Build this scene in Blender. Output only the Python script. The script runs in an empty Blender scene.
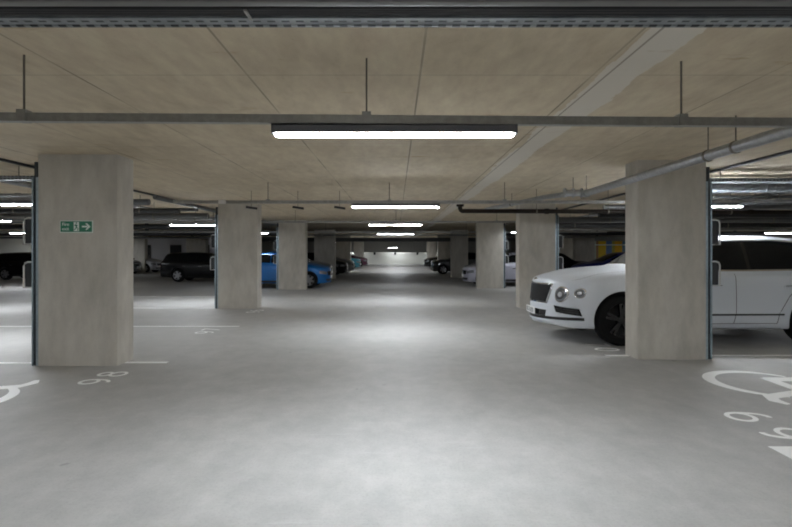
import bpy, bmesh, math, random
from mathutils import Vector, Matrix
from mathutils.bvhtree import BVHTree
random.seed(7)
C = bpy.context.scene.collection
sc = bpy.context.scene
PI = math.pi
F, CX, HZ, H = 520.0, 396.0, 252.0, 1.46      # focal in px, vanishing point, camera height
CEIL = 2.71

# ------------------------------------------------------------------ materials
def mat(name, col=(.5, .5, .5), rough=.5, metal=0., coat=0., emit=None, estr=0., spec=.5):
    m = bpy.data.materials.new(name); m.use_nodes = True
    b = m.node_tree.nodes['Principled BSDF']
    b.inputs['Base Color'].default_value = (*col, 1); b.inputs['Roughness'].default_value = rough
    b.inputs['Metallic'].default_value = metal; b.inputs['Coat Weight'].default_value = coat
    b.inputs['Specular IOR Level'].default_value = spec
    b.inputs['Coat Roughness'].default_value = .04
    if emit:
        b.inputs['Emission Color'].default_value = (*emit, 1); b.inputs['Emission Strength'].default_value = estr
    return m

class NT:
    def __init__(s, m): s.t = m.node_tree; s.b = s.t.nodes['Principled BSDF']
    def n(s, typ, **kw):
        x = s.t.nodes.new(typ)
        for k, v in kw.items():
            if k in x.inputs: x.inputs[k].default_value = v
            else: setattr(x, k, v)
        return x
    def l(s, a, b): s.t.links.new(a, b)
    def pos(s): return s.n('ShaderNodeNewGeometry').outputs['Position']
    def mapped(s, scale, src=None):
        mp = s.n('ShaderNodeMapping'); mp.inputs['Scale'].default_value = scale
        s.l(src or s.pos(), mp.inputs['Vector']); return mp.outputs[0]
    def noise(s, vec, scale, detail=5., rough=.6):
        x = s.n('ShaderNodeTexNoise'); x.inputs['Scale'].default_value = scale
        x.inputs['Detail'].default_value = detail; x.inputs['Roughness'].default_value = rough
        s.l(vec, x.inputs['Vector']); return x.outputs['Fac']
    def ramp(s, fac, stops):
        r = s.n('ShaderNodeValToRGB')
        e = r.color_ramp.elements
        while len(e) < len(stops): e.new(.5)
        for el, (p, c) in zip(e, stops): el.position = p; el.color = (*c, 1) if len(c) == 3 else c
        s.l(fac, r.inputs[0]); return r.outputs[0]
    def mix(s, fac, a, b, mode='MIX'):
        x = s.n('ShaderNodeMix', data_type='RGBA', blend_type=mode)
        for i, v in ((0, fac), (6, a), (7, b)):
            if hasattr(v, 'is_linked'): s.l(v, x.inputs[i])
            else: x.inputs[i].default_value = v if i == 0 else (*v, 1)
        return x.outputs[2]
    def math(s, op, a, b=None, c=None):
        x = s.n('ShaderNodeMath', operation=op)
        for i, v in enumerate((a, b, c)):
            if v is None: continue
            if hasattr(v, 'is_linked'): s.l(v, x.inputs[i])
            else: x.inputs[i].default_value = v
        return x.outputs[0]
    def bump(s, h, strength, dist=.01):
        x = s.n('ShaderNodeBump'); x.inputs['Strength'].default_value = strength; x.inputs['Distance'].default_value = dist
        s.l(h, x.inputs['Height']); s.l(x.outputs[0], s.b.inputs['Normal'])
    def sep(s, v):
        x = s.n('ShaderNodeSeparateXYZ'); s.l(v, x.inputs[0]); return x.outputs

def g(v): return (v, v, v)

def concrete_column_mat():
    m = mat('column_concrete', rough=.85); t = NT(m)
    a = t.noise(t.mapped((1, 1, .45)), 2.2, 6, .62); b = t.noise(t.mapped((1, 1, .35)), 7, 4, .6); d = t.noise(t.pos(), 60, 3, .7)
    base = t.ramp(a, [(.3, (.43, .40, .345)), (.5, (.50, .47, .415)), (.72, (.57, .54, .485))])
    c1 = t.mix(.22, base, t.ramp(b, [(.3, (.3, .3, .3)), (.7, (.72, .72, .71))]), 'OVERLAY')
    blot = t.ramp(d, [(.28, (.72, .71, .69)), (.42, (1, 1, 1))])
    t.l(t.mix(.5, c1, blot, 'MULTIPLY'), t.b.inputs['Base Color'])
    t.bump(d, .12, .004); return m

def ceiling_mat():
    m = mat('ceiling_concrete', rough=.85); t = NT(m)
    p = t.pos(); X, Y, Z = t.sep(p)
    a = t.noise(t.mapped((1.6, .5, 1)), 1.1, 6, .65); b = t.noise(t.mapped((1, .35, 1)), 9, 4, .6); d = t.noise(p, 45, 3, .7)
    base = t.ramp(a, [(.3, (.50, .42, .30)), (.5, (.56, .475, .345)), (.7, (.62, .53, .39))])
    base = t.mix(.3, base, t.ramp(b, [(.3, g(.3)), (.7, g(.72))]), 'OVERLAY')
    base = t.mix(.6, base, t.ramp(d, [(.27, g(.6)), (.38, g(1.))]), 'MULTIPLY')
    # formwork board joints every 1.29 m, running along the aisle, and fainter cross joints
    fx = t.math('FRACT', t.math('MULTIPLY_ADD', X, 1/1.22, 10 - .17/1.22 + .5))
    jx = t.math('LESS_THAN', t.math('ABSOLUTE', t.math('SUBTRACT', fx, .5)), .006)
    fy = t.math('FRACT', t.math('MULTIPLY_ADD', Y, 1/2.5, 10.03))
    jy = t.math('LESS_THAN', t.math('ABSOLUTE', t.math('SUBTRACT', fy, .5)), .003)
    wob = t.noise(t.mapped((.4, .4, .4)), 2.5, 2, .5)
    base = t.mix(t.math('MULTIPLY', jx, t.ramp(wob, [(.35, g(.25)), (.6, g(.85))])), base, (.17, .14, .105))
    base = t.mix(t.math('MULTIPLY', jy, .35), base, (.19, .16, .12))
    # the pale making-good band
    edge = t.noise(t.mapped((3, .6, 1)), 2., 4, .6)
    xs = t.math('MULTIPLY_ADD', t.math('SUBTRACT', edge, .5), .25, X)
    band = t.math('LESS_THAN', t.math('ABSOLUTE', t.math('SUBTRACT', xs, 1.60)), .15)
    base = t.mix(t.math('MULTIPLY', band, .85), base, (.66, .62, .55))
    ln = t.math('LESS_THAN', t.math('ABSOLUTE', t.math('SUBTRACT', X, 1.49)), .008)
    base = t.mix(t.math('MULTIPLY', ln, .7), base, (.2, .17, .13))
    # rust and damp streaks
    st = t.noise(t.mapped((.55, 2.2, 1)), 1.7, 5, .7)
    base = t.mix(t.ramp(st, [(.62, g(0)), (.72, g(.6))]), base, (.36, .235, .12))
    t.l(base, t.b.inputs['Base Color']); t.bump(d, .08, .004); return m

def floor_mat():
    m = mat('floor_resin', rough=.55, spec=.25); t = NT(m)
    p = t.pos()
    a = t.noise(t.mapped((.35, .22, 1)), 1.2, 6, .6); b = t.noise(t.mapped((1.1, .8, 1)), 3.5, 8, .7); d = t.noise(p, 55, 4, .7)
    base = t.ramp(a, [(.3, (.375, .37, .355)), (.5, (.42, .414, .40)), (.7, (.465, .458, .443))])
    base = t.mix(.5, base, t.ramp(b, [(.3, g(.36)), (.7, g(.64))]), 'OVERLAY')
    base = t.mix(.8, base, t.ramp(d, [(.25, g(.80)), (.5, g(1.))]), 'MULTIPLY')
    scuff = t.noise(t.mapped((.8, 7, 1)), 1.6, 5, .7)
    base = t.mix(t.ramp(scuff, [(.6, g(0)), (.75, g(.3))]), base, (.58, .58, .58))
    spot = t.noise(t.mapped((1, 1, 1)), 5.5, 2, .4)
    base = t.mix(t.ramp(spot, [(.76, g(0)), (.79, g(.5))]), base, (.2, .2, .2))
    t.l(base, t.b.inputs['Base Color'])
    t.l(t.ramp(b, [(.3, g(.50)), (.7, g(.68))]), t.b.inputs['Roughness']); t.bump(d, .03, .003); return m

def galv_mat(name, col, rough=.38):
    m = mat(name, col, rough, .75); t = NT(m)
    a = t.noise(t.pos(), 18, 4, .6)
    t.l(t.ramp(a, [(.3, tuple(c*.85 for c in col)), (.7, tuple(min(1, c*1.15) for c in col))]), t.b.inputs['Base Color'])
    return m

def tray_mat():      # perforated cable tray: rows of slots
    m = mat('perforated_steel', (.3, .32, .33), .55, .25); t = NT(m)
    X, Y, Z = t.sep(t.pos())
    fx = t.math('FRACT', t.math('MULTIPLY', X, 1/.055)); fy = t.math('FRACT', t.math('MULTIPLY', t.math('ADD', Y, Z), 1/.035))
    hole = t.math('MULTIPLY', t.math('LESS_THAN', fx, .55), t.math('LESS_THAN', fy, .4))
    nz = t.noise(t.pos(), 9, 3, .6)
    base = t.mix(t.ramp(nz, [(.35, g(0)), (.7, g(1.))]), (.20, .22, .23), (.34, .36, .37))
    t.l(t.mix(hole, base, (.045, .05, .055)), t.b.inputs['Base Color']); return m

def grille_mat():
    m = mat('grille_mesh', (.012, .012, .013), .5, .0, spec=.2); t = NT(m)
    X, Y, Z = t.sep(t.n('ShaderNodeTexCoord').outputs['Object'])
    u = t.math('FRACT', t.math('MULTIPLY', t.math('ADD', Y, Z), 28.)); v = t.math('FRACT', t.math('MULTIPLY', t.math('SUBTRACT', Y, Z), 28.))
    w = t.math('MAXIMUM', t.math('LESS_THAN', u, .3), t.math('LESS_THAN', v, .3))
    t.l(t.mix(w, (.004, .004, .004), (.022, .022, .023)), t.b.inputs['Base Color']); return m

def mural_mat(x0):
    m = mat('striped_paint', rough=.6); t = NT(m)
    X, Y, Z = t.sep(t.pos())
    u = t.math('MULTIPLY', t.math('SUBTRACT', X, x0), 1/3.6)
    r = t.n('ShaderNodeValToRGB'); r.color_ramp.interpolation = 'CONSTANT'
    st = [(0, (.16, .38, .05)), (.075, (.55, .6, .5)), (.15, (.35, .2, .1)), (.2, (.75, .5, .02)), (.37, (.16, .25, .42)), (.5, (.45, .4, .06)),
          (.56, (.8, .45, .02)), (.72, (.1, .2, .3)), (.85, (.16, .3, .45))]
    e = r.color_ramp.elements
    while len(e) < len(st): e.new(.5)
    for el, (p, c) in zip(e, st): el.position = p; el.color = (*c, 1)
    t.l(u, r.inputs[0]); t.l(r.outputs[0], t.b.inputs['Base Color']); return m

M = {}
M['col'] = concrete_column_mat(); M['ceil'] = ceiling_mat(); M['floor'] = floor_mat()
M['wall'] = mat('wall_paint', (.50, .50, .46), .8); M['wall_dark'] = mat('wall_block', (.25, .25, .24), .85)
M['wall_pale'] = mat('pale_panel', (.62, .62, .66), .7)
M['trunk'] = galv_mat('trunking_steel', (.34, .34, .325), .5)
M['galv'] = galv_mat('galvanised_steel', (.30, .31, .32), .36)
M['pipe'] = galv_mat('pipe_steel', (.36, .37, .38), .36)
M['darkpipe'] = mat('dark_pipe', (.03, .03, .032), .45, .3)
M['greypipe'] = mat('grey_plastic_pipe', (.10, .103, .107), .45)
M['iron'] = mat('cast_iron_drain', (.014, .009, .006), .6, .0, spec=.2)
M['rod'] = mat('threaded_rod', (.17, .155, .13), .5, .5)
M['tray'] = tray_mat(); M['cable'] = mat('black_cable', (.016, .016, .018), .5)
M['lamp_body'] = mat('lamp_housing', (.12, .125, .14), .45)
M['lamp'] = mat('lamp_diffuser', (.9, .9, .9), .4, emit=(.89, .94, 1.), estr=70.)
M['lamp_dim'] = mat('lamp_diffuser_dim', (.9, .9, .9), .4, emit=(.89, .94, 1.), estr=20.)
M['conduit'] = mat('grey_conduit', (.16, .16, .155), .6)
M['post'] = galv_mat('channel_steel', (.33, .40, .44), .35); M['post_dark'] = mat('channel_recess', (.03, .038, .042), .5)
M['hoop'] = mat('pale_tube', (.55, .55, .53), .4, .3); M['pad'] = mat('rubber_pad', (.022, .023, .025), .6)
M['mark'] = mat('floor_paint', (.93, .93, .91), .5)
M['white_box'] = mat('white_plastic', (.7, .7, .68), .4)
M['sign_green'] = mat('sign_green', (.0, .16, .075), .4); M['sign_white'] = mat('sign_white', (.75, .82, .76), .4)
M['tyre'] = mat('tyre_rubber', (.009, .009, .009), .8, spec=.2)
M['rim_black'] = mat('rim_black', (.02, .02, .022), .25, .3, .5); M['rim'] = mat('rim_alloy', (.42, .42, .44), .35, .7)
M['glass'] = mat('car_glass', (.007, .008, .009), .06, 0, 0, spec=.3)
M['glass_grey'] = mat('windscreen_glass', (.11, .115, .118), .08, 0, .3)
M['black'] = mat('black_trim', (.012, .012, .012), .4); M['gloss_black'] = mat('gloss_black', (.008, .008, .009), .12, 0, .5)
M['chrome'] = mat('chrome', (.75, .75, .76), .12, 1.); M['darkchrome'] = mat('dark_chrome', (.18, .18, .185), .2, .9)
M['lens'] = mat('lamp_lens', (.26, .27, .285), .1, .4, .5); M['lens_clear'] = mat('lamp_glass', (.75, .77, .8), .05, .3, .6)
M['tail'] = mat('tail_lens', (.45, .01, .015), .15, 0, .5)
M['plate'] = mat('number_plate', (.78, .78, .76), .45); M['plate_y'] = mat('rear_plate', (.75, .55, .06), .45); M['ink'] = mat('plate_ink', (.015, .015, .02), .5)
M['grille'] = grille_mat()
M['mural'] = mural_mat(15.2)
def paint(name, col, metal=.2, rough=.28): return mat(name, col, rough, metal, .8)

# ------------------------------------------------------------------ mesh builder
class MB:
    def __init__(s): s.v = []; s.f = []; s.mi = []
    def add(s, vs, fs, mi=0):
        o = len(s.v); s.v += [tuple(v) for v in vs]; s.f += [tuple(i+o for i in f) for f in fs]; s.mi += [mi]*len(fs); return s
    def box(s, x0, x1, y0, y1, z0, z1, mi=0, bev=0):
        if bev:
            bm = bmesh.new(); bmesh.ops.create_cube(bm, size=1)
            for v in bm.verts: v.co = Vector(((x0+x1)/2+v.co.x*(x1-x0), (y0+y1)/2+v.co.y*(y1-y0), (z0+z1)/2+v.co.z*(z1-z0)))
            bmesh.ops.bevel(bm, geom=bm.edges[:], offset=bev, segments=2, affect='EDGES', profile=.5)
            bm.verts.index_update()
            s.add([v.co[:] for v in bm.verts], [[v.index for v in f.verts] for f in bm.faces], mi); bm.free(); return s
        return s.add([(x, y, z) for z in (z0, z1) for y in (y0, y1) for x in (x0, x1)],
                     [(0, 2, 3, 1), (4, 5, 7, 6), (0, 1, 5, 4), (2, 6, 7, 3), (0, 4, 6, 2), (1, 3, 7, 5)], mi)
    def tube(s, pts, r, n=10, mi=0, cap=True):
        pts = [Vector(p) for p in pts]; rings = []
        for i, p in enumerate(pts):
            a = pts[max(i-1, 0)]; b = pts[min(i+1, len(pts)-1)]
            d = (b-a).normalized(); up = Vector((0, 0, 1)) if abs(d.z) < .9 else Vector((1, 0, 0))
            e1 = d.cross(up).normalized(); e2 = e1.cross(d).normalized()
            rr = r[i] if isinstance(r, (list, tuple)) else r
            rings.append([p+rr*(math.cos(2*PI*k/n)*e1+math.sin(2*PI*k/n)*e2) for k in range(n)])
        vs = [v for rg in rings for v in rg]; fs = []
        for i in range(len(pts)-1):
            for k in range(n): fs.append((i*n+k, (i+1)*n+k, (i+1)*n+(k+1) % n, i*n+(k+1) % n))
        if cap: fs += [tuple(range(n)), tuple(reversed(range((len(pts)-1)*n, len(pts)*n)))]
        return s.add(vs, fs, mi)
    def lathe(s, prof, axis='Y', n=32, c=(0, 0, 0), mi=0):     # prof: (radius, height along axis)
        vs = []; fs = []; m = len(prof)
        for k in range(n):
            a = 2*PI*k/n
            for r, h in prof:
                p = (r*math.cos(a), h, r*math.sin(a)) if axis == 'Y' else ((h, r*math.cos(a), r*math.sin(a)) if axis == 'X' else (r*math.cos(a), r*math.sin(a), h))
                vs.append(tuple(p[i]+c[i] for i in range(3)))
        for k in range(n):
            for i in range(m-1): fs.append((k*m+i, k*m+i+1, ((k+1) % n)*m+i+1, ((k+1) % n)*m+i))
        return s.add(vs, fs, mi)
    def prism(s, poly, z0, z1, fn=lambda x, y, z: (x, y, z), mi=0):
        n = len(poly)
        vs = [fn(x, y, z0) for x, y in poly]+[fn(x, y, z1) for x, y in poly]
        return s.add(vs, [tuple(reversed(range(n))), tuple(range(n, 2*n))]+[(i, (i+1) % n, n+(i+1) % n, n+i) for i in range(n)], mi)
    def build(s, name, mats, parent=None, smooth=None, loc=None):
        me = bpy.data.meshes.new(name); me.from_pydata(s.v, [], s.f); me.update()
        bm = bmesh.new(); bm.from_mesh(me); bmesh.ops.recalc_face_normals(bm, faces=bm.faces[:]); bm.to_mesh(me); bm.free()
        for m in (mats if isinstance(mats, (list, tuple)) else [mats]): me.materials.append(m)
        me.polygons.foreach_set('material_index', s.mi)
        if smooth is not None:
            me.polygons.foreach_set('use_smooth', [True]*len(me.polygons)); me.set_sharp_from_angle(angle=math.radians(smooth))
        o = bpy.data.objects.new(name, me); C.objects.link(o)
        if parent: o.parent = parent
        if loc: o.location = loc
        return o

def tag(o, label=None, cat=None, group=None, kind=None):
    if label: o['label'] = label
    if cat: o['category'] = cat
    if group: o['group'] = group
    if kind: o['kind'] = kind
    return o
def empty(name, loc=(0, 0, 0), rz=0, label=None, cat=None, group=None):
    o = bpy.data.objects.new(name, None); C.objects.link(o); o.location = loc; o.rotation_euler.z = rz; o.empty_display_size = .1
    return tag(o, label, cat, group)
KIDS = {}
def children(o): return [x for x in C.objects if x.parent == o]
def copy_tree(o, parent=None):
    c = o.copy(); C.objects.link(c)
    if parent: c.parent = parent
    for ch in children(o): copy_tree(ch, c)
    return c

# ------------------------------------------------------------------ camera
cam = bpy.data.objects.new('camera', bpy.data.cameras.new('camera')); C.objects.link(cam)
cam.location = (0, 0, H); cam.rotation_euler = (PI/2, 0, 0)
cam.data.sensor_width = 36; cam.data.lens = F/792*36
cam.data.shift_y = (HZ-263.5)/792.0
cam.data.clip_end = 300
sc.camera = cam

# ------------------------------------------------------------------ setting
XW, YB, YF = 30, -14, 63.2
def struct(name, m, *box):
    return tag(MB().box(*box).build(name, m), kind='structure')
struct('floor', M['floor'], -XW, XW, YB, YF, -.2, 0)
struct('ceiling', M['ceil'], -XW, XW, YB, YF, CEIL, CEIL+.3)
struct('wall_far', M['wall'], -XW, XW, YF, YF+.2, -.2, CEIL+.3)
struct('wall_near', M['wall_dark'], -XW, XW, YB-.2, YB, -.2, CEIL+.3)
struct('wall_left', M['wall'], -XW-.2, -XW, YB-.2, YF+.2, -.2, CEIL+.3)
struct('wall_right', M['wall'], XW, XW+.2, YB-.2, YF+.2, -.2, CEIL+.3)
struct('wall_block', M['wall_dark'], 12.2, XW, 41, 41.2, 0, CEIL)
struct('wall_lobby', M['wall_pale'], -24.5, -15.4, 47, 47.2, 0, CEIL)

struct('trim_1', M['wall_dark'], -14, 14, 60, 60.3, 1.42, CEIL)
# ------------------------------------------------------------------ columns
def rounded_rect(w, d, r, n=3):
    pts = []
    for cx, cy, a0 in ((w/2-r, d/2-r, 0), (-w/2+r, d/2-r, PI/2), (-w/2+r, -d/2+r, PI), (w/2-r, -d/2+r, 3*PI/2)):
        for i in range(n+1): pts.append((cx+r*math.cos(a0+PI/2*i/n), cy+r*math.sin(a0+PI/2*i/n)))
    return pts
def column(x0, x1, yf, d, side, label, guard=True):
    """side +1: guard channel on the +X face, -1: on the -X face"""
    w = x1-x0; root = empty('concrete_column', ((x0+x1)/2, yf+d/2, 0), 0, label, 'column')
    MB().prism(rounded_rect(w, d, .018), 0, CEIL).build('shaft', M['col'], root, 40)
    if guard:
        e = side*w/2; f = -d/2
        ch = MB(); ch.box(*sorted((e, e+side*.028)), f+.01, f+.10, .0, 2.42); ch.box(*sorted((e+side*.062, e+side*.085)), f+.01, f+.10, 0, 2.42)
        c = ch.build('steel_channel', M['post'], root)
        MB().box(*sorted((e+side*.028, e+side*.062)), f+.03, f+.095, 0, 2.62).build('channel_recess', M['post_dark'], c)
        for z0, z1 in ((1.56, 1.90), (1.0, 1.33)):
            hp = root
            x = lambda t: e+side*(.085+t)
            pts = [(x(0), f+.04, z1), (x(.07), f+.04, z1), (x(.105), f+.04, z1-.015), (x(.12), f+.04, z1-.05), (x(.12), f+.04, z0)]
            pts += [(x(.0), f+.04, z0)]
            hoop = MB().tube(pts, .011, 8).build('bump_hoop', M['hoop'], root, 50)
            MB().box(*sorted((x(.0), x(.098))), f+.03, f+.06, z0+.012, z1-.02, bev=.006).build('rubber_pad', M['pad'], hoop)
    return root
LX0, LX1, RX0, RX1 = -4.59, -3.57, 3.24, 4.20
column(LX0, LX1, 6.66, .42, -1, 'nearest concrete column on the left, the one with the green fire exit sign')
column(LX0, LX1, 13.40, .42, -1, 'second concrete column on the left, with the blue car showing to its right')
column(LX0+.03, LX1+.06, 20.2, .42, -1, 'third concrete column on the left, brightly lit, the blue car nose at its right')
column(-4.50, -3.36, 28.6, .45, -1, 'dark shaded fourth concrete column on the left, standing beyond the blue car', False)
column(-4.45, -3.36, 38.5, .45, -1, 'pale fifth concrete column far down the left side of the aisle', False)
column(-4.4, -3.36, 54, .45, -1, 'most distant concrete column on the left side of the aisle', False)
column(3.28, 4.215, 7.06, .39, 1, 'nearest concrete column on the right, standing in front of the white SUV')
column(RX0-.03, RX1-.04, 13.55, .40, 1, 'second concrete column on the right, behind the bonnet of the white SUV')
column(RX0+.03, RX1+.12, 20.9, .42, 1, 'third concrete column on the right, brightly lit, left of the one behind the bonnet')
column(3.10, 4.05, 29.2, .45, 1, 'dark shaded fourth concrete column on the right, past the brightly lit one', False)
column(3.10, 4.05, 38.5, .45, 1, 'pale fifth concrete column on the right, behind the dark grey car', False)
column(3.10, 4.05, 52, .45, 1, 'most distant concrete column on the right side of the aisle', False)
column(-11.9, -10.8, 29.5, .45, 1, 'dark concrete column rising behind the roof of the black SUV on the left', False)
column(-18.55, -17.5, 36.2, .45, 1, 'pale concrete column across the left bays, just right of the fire exit column', False)
column(10.1, 11.2, 29.3, .45, 1, 'dark concrete column left of the yellow striped wall', False)
column(12.1, 13.2, 38, .45, 1, 'pale lit concrete column far across the right bays', False)

# ------------------------------------------------------------------ fire exit sign
def text_mesh(body, size, name, m, parent, loc, rot, align='LEFT', sx=1.):
    cu = bpy.data.curves.new(name, 'FONT'); cu.body = body; cu.size = size; cu.align_x = align; cu.extrude = .0012
    o = bpy.data.objects.new(name, cu); C.objects.link(o)
    dg = bpy.context.evaluated_depsgraph_get(); me = bpy.data.meshes.new_from_object(o.evaluated_get(dg))
    bpy.data.objects.remove(o); bpy.data.curves.remove(cu)
    me.name = name; me.materials.clear(); me.materials.append(m)
    t = bpy.data.objects.new(name, me); C.objects.link(t); t.parent = parent; t.location = loc; t.rotation_euler = rot; t.scale = (sx, 1, 1)
    return t
def fpt(px, py, Y): return ((px-CX)*Y/F, Y, H-(py-HZ)*Y/F)
sg = empty('fire_exit_sign', fpt(76.5, 226.6, 6.655), 0, 'green and white fire exit sign with running figure and right arrow on the column', 'sign')
SW, SH = .42, .155
MB().box(-SW/2, SW/2, -.004, .004, -SH/2, SH/2).build('backing', M['sign_white'], sg)
MB().box(-SW/2+.009, SW/2-.009, -.0065, -.003, -SH/2+.009, SH/2-.009).build('green_panel', M['sign_green'], sg)
text_mesh('Fire', .058, 'lettering', M['sign_white'], sg, (-.180, -.0085, .010), (PI/2, 0, 0))
text_mesh('exit', .058, 'lettering', M['sign_white'], sg, (-.180, -.0085, -.048), (PI/2, 0, 0))
front = lambda x, y, z: (x, -z, y)
MB().box(-.030, .036, -.009, -.006, -.058, .058).build('door_symbol', M['sign_white'], sg)
rm = MB()
def seg2(mb, a, b, w, z0, z1, fn):
    d = Vector((b[0]-a[0], b[1]-a[1])); n = Vector((-d.y, d.x)).normalized()*w/2
    mb.prism([(a[0]+n.x, a[1]+n.y), (b[0]+n.x, b[1]+n.y), (b[0]-n.x, b[1]-n.y), (a[0]-n.x, a[1]-n.y)], z0, z1, fn)
for a, b, w in (((-.004, .028), (.006, -.008), .017), ((.006, -.008), (.024, -.026), .010), ((.024, -.026), (.020, -.052), .009), ((.003, -.008), (-.010, -.034), .010),
                ((-.010, -.034), (-.026, -.040), .009), ((0, .024), (.022, .012), .008), ((-.006, .026), (-.022, .010), .008)):
    seg2(rm, a, b, w, .009, .0105, front)
rm.prism([(.004+.0095*math.cos(k*PI/6), .045+.0095*math.sin(k*PI/6)) for k in range(12)], .009, .0105, front)
rm.build('running_figure', M['sign_green'], sg)
ar = MB(); ar.prism([(.075, -.010), (.14, -.010), (.14, .010), (.075, .010)], .0066, .0085, front)
ar.prism([(.118, .042), (.138, .042), (.182, 0), (.138, -.042), (.118, -.042), (.150, 0)], .0066, .0086, front)
ar.build('arrow', M['sign_white'], sg)

# ------------------------------------------------------------------ painted floor markings
def stroke(mb, pts, w, fn, z=.003):
    n = len(pts); L = []; R = []
    for i, p in enumerate(pts):
        a = pts[max(i-1, 0)]; b = pts[min(i+1, n-1)]; d = Vector((b[0]-a[0], b[1]-a[1])).normalized()
        ww = (w[i] if isinstance(w, (list, tuple)) else w)/2
        L.append((p[0]-d.y*ww, p[1]+d.x*ww)); R.append((p[0]+d.y*ww, p[1]-d.x*ww))
    vs = [fn(x, y, z) for x, y in L]+[fn(x, y, z) for x, y in R]+[fn(x, y, .0003) for x, y in L]+[fn(x, y, .0003) for x, y in R]
    fs = []
    for i in range(n-1): fs += [(i, i+1, n+i+1, n+i), (2*n+i, 3*n+i, 3*n+i+1, 2*n+i+1), (i, 2*n+i, 2*n+i+1, i+1), (n+i, n+i+1, 3*n+i+1, 3*n+i)]
    mb.add(vs, fs)
def arc(cx, cy, rx, ry, a0, a1, n=24): return [(cx+rx*math.cos(math.radians(a0+(a1-a0)*i/n)), cy+ry*math.sin(math.radians(a0+(a1-a0)*i/n))) for i in range(n+1)]
def glyph(ch):     # unit: width .62, height 1
    if ch == '8': return [arc(.31, .74, .23, .2, 0, 360), arc(.31, .29, .27, .25, 0, 360)]
    if ch == '9': return [arc(.31, .68, .26, .27, 0, 360), arc(.31, .62, .26, .56, 5, -100)]
    if ch == '6': return [arc(.31, .32, .26, .27, 0, 360), arc(.31, .38, .26, .56, 185, 80)]
    if ch == '7': return [[(.06, .95), (.56, .95)], [(.56, .97), (.2, .03)]]
    if ch == '0': return [arc(.31, .5, .26, .46, 0, 360)]
    if ch == '5': return [[(.54, .95), (.14, .95)], [(.14, .97), (.1, .52)], arc(.3, .33, .27, .29, 140, -140)]
def number(text, x, y, size, facing, label):
    """x,y = baseline start; facing -1: read looking towards -X (left bays), +1: looking towards +X"""
    fn = lambda a, b, z: (x+facing*b*size, y-facing*a*size, z)
    root = empty('bay_number', fn(len(text)*.5, 0, 0), 0, label, 'floor marking')
    o = root.location
    for i, ch in enumerate(text):
        mb = MB()
        for k, q in enumerate(glyph(ch)): stroke(mb, [(px*1.12+i*1.08, py) for px, py in q], .11, lambda a, b, z: tuple(Vector(fn(a, b, z+.0004*k))-o))
        mb.build('digit', M['mark'], root)
    return root
number('98', -3.22, 5.73, .34, -1, 'white bay number painted on the floor before the fire exit column')
number('97', -3.30, 9.3, .34, -1, 'faint white bay number beside the second bay line on the left')
number('96', -3.3, 12.5, .34, -1, 'small white bay number at the foot of the second left column')
number('69', 2.93, 4.74, .39, 1, 'white bay number on the floor at the lower right, below the wheelchair symbol')
number('70', 2.98, 8.30, .36, 1, 'small white bay number on the floor under the front wheel of the white SUV')
def bay_line(x0, x1, y, label, w=.085, yb=None):
    return tag(MB().box(x0, x1, y-w/2 if yb is None else yb, y+w/2 if yb is None else y, .0003, .003).build('bay_line', M['mark']), label, 'floor marking')
bay_line(-3.58, -3.02, 6.87, 'short white bay line stub at the right foot of the fire exit column')
bay_line(-8.6, -4.70, 6.84, 'white bay line on the floor left of the fire exit column')
bay_line(-8.6, -3.08, 10.2, 'long white bay line crossing the left bays between the first two columns')
bay_line(-8.6, -4.72, 13.55, 'white bay line ending at the foot of the second left column')
bay_line(2.95, 3.27, 7.33, 'short white bay line stub at the left foot of the near right column')
bay_line(4.32, 9.0, 7.33, 'white bay line along the floor right of the near right column')
bay_line(-8.6, -4.7, 17.0, 'farther white bay line on the left floor before the blue car')
bay_line(2.79, 5.2, 3.90, 'broad white painted block on the floor at the lower right corner', yb=3.50)
def wheelchair(cx, cy, facing, label):
    fn = lambda a, b, z: (cx+facing*b, cy-facing*a, z)
    mb = MB()
    A = arc(0, 0, .54, .54, 130, 270, 40); A = arc(-.02, -.02, .56, .53, 122, 345, 44)
    W = [.03+.10*math.sin(PI*min(1, max(0, i/44))) ** .7 for i in range(45)]
    stroke(mb, A, W, fn)
    stroke(mb, [(-.20, .85), (-.20, .14)], .17, fn)
    stroke(mb, [(-.26, .16), (.36, .14)], .13, fn, .0034)
    stroke(mb, [(-.2, .52), (.26, .48)], .10, fn, .0034)
    stroke(mb, [(.31, .18), (.52, -.36)], .14, fn, .0038)
    stroke(mb, [(.48, -.34), (.66, -.40), (.78, -.36)], [.10, .12, .05], fn, .0042)
    mb.prism(arc(-.2, 1.0, .12, .12, 0, 345, 23), .0003, .003, fn)
    return tag(mb.build('wheelchair_symbol', M['mark']), label, 'floor marking')
wheelchair(4.12, 5.76, 1, 'white wheelchair symbol painted on the floor of the near right bay')
wheelchair(-4.44, 5.13, -1, 'white wheelchair symbol at the left edge of the floor')

# ------------------------------------------------------------------ lamps
def lamp_proto():
    r = empty('strip_lamp')
    L = 1.58
    hx = lambda x, y, z: (z, x, y)
    MB().prism([(-.05, -.018), (.05, -.018), (.048, .03), (.03, .04), (-.03, .04), (-.048, .03)], -L/2, L/2, hx).build('housing', M['lamp_body'], r)
    for s in (-1, 1):
        MB().prism([(-.052, -.020), (.052, -.020), (.05, .036), (-.05, .036)], *sorted((s*L/2, s*(L/2-.022))), fn=hx).build('end_cap', M['lamp_body'], r)
        MB().box(s*.62-.02, s*.62+.02, -.03, .03, .034, .0405).build('mounting_clip', M['trunk'], r)
    MB().prism([(-.034, -.030), (.034, -.030), (.046, -.016), (-.046, -.016)], -L/2+.02, L/2-.02, hx).build('diffuser', M['lamp'], r)
    return r
LP = lamp_proto(); used = [0]
DIM = [c for c in children(LP) if c.name.startswith('diffuser')][0].data.copy(); DIM.materials[0] = M['lamp_dim']
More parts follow.
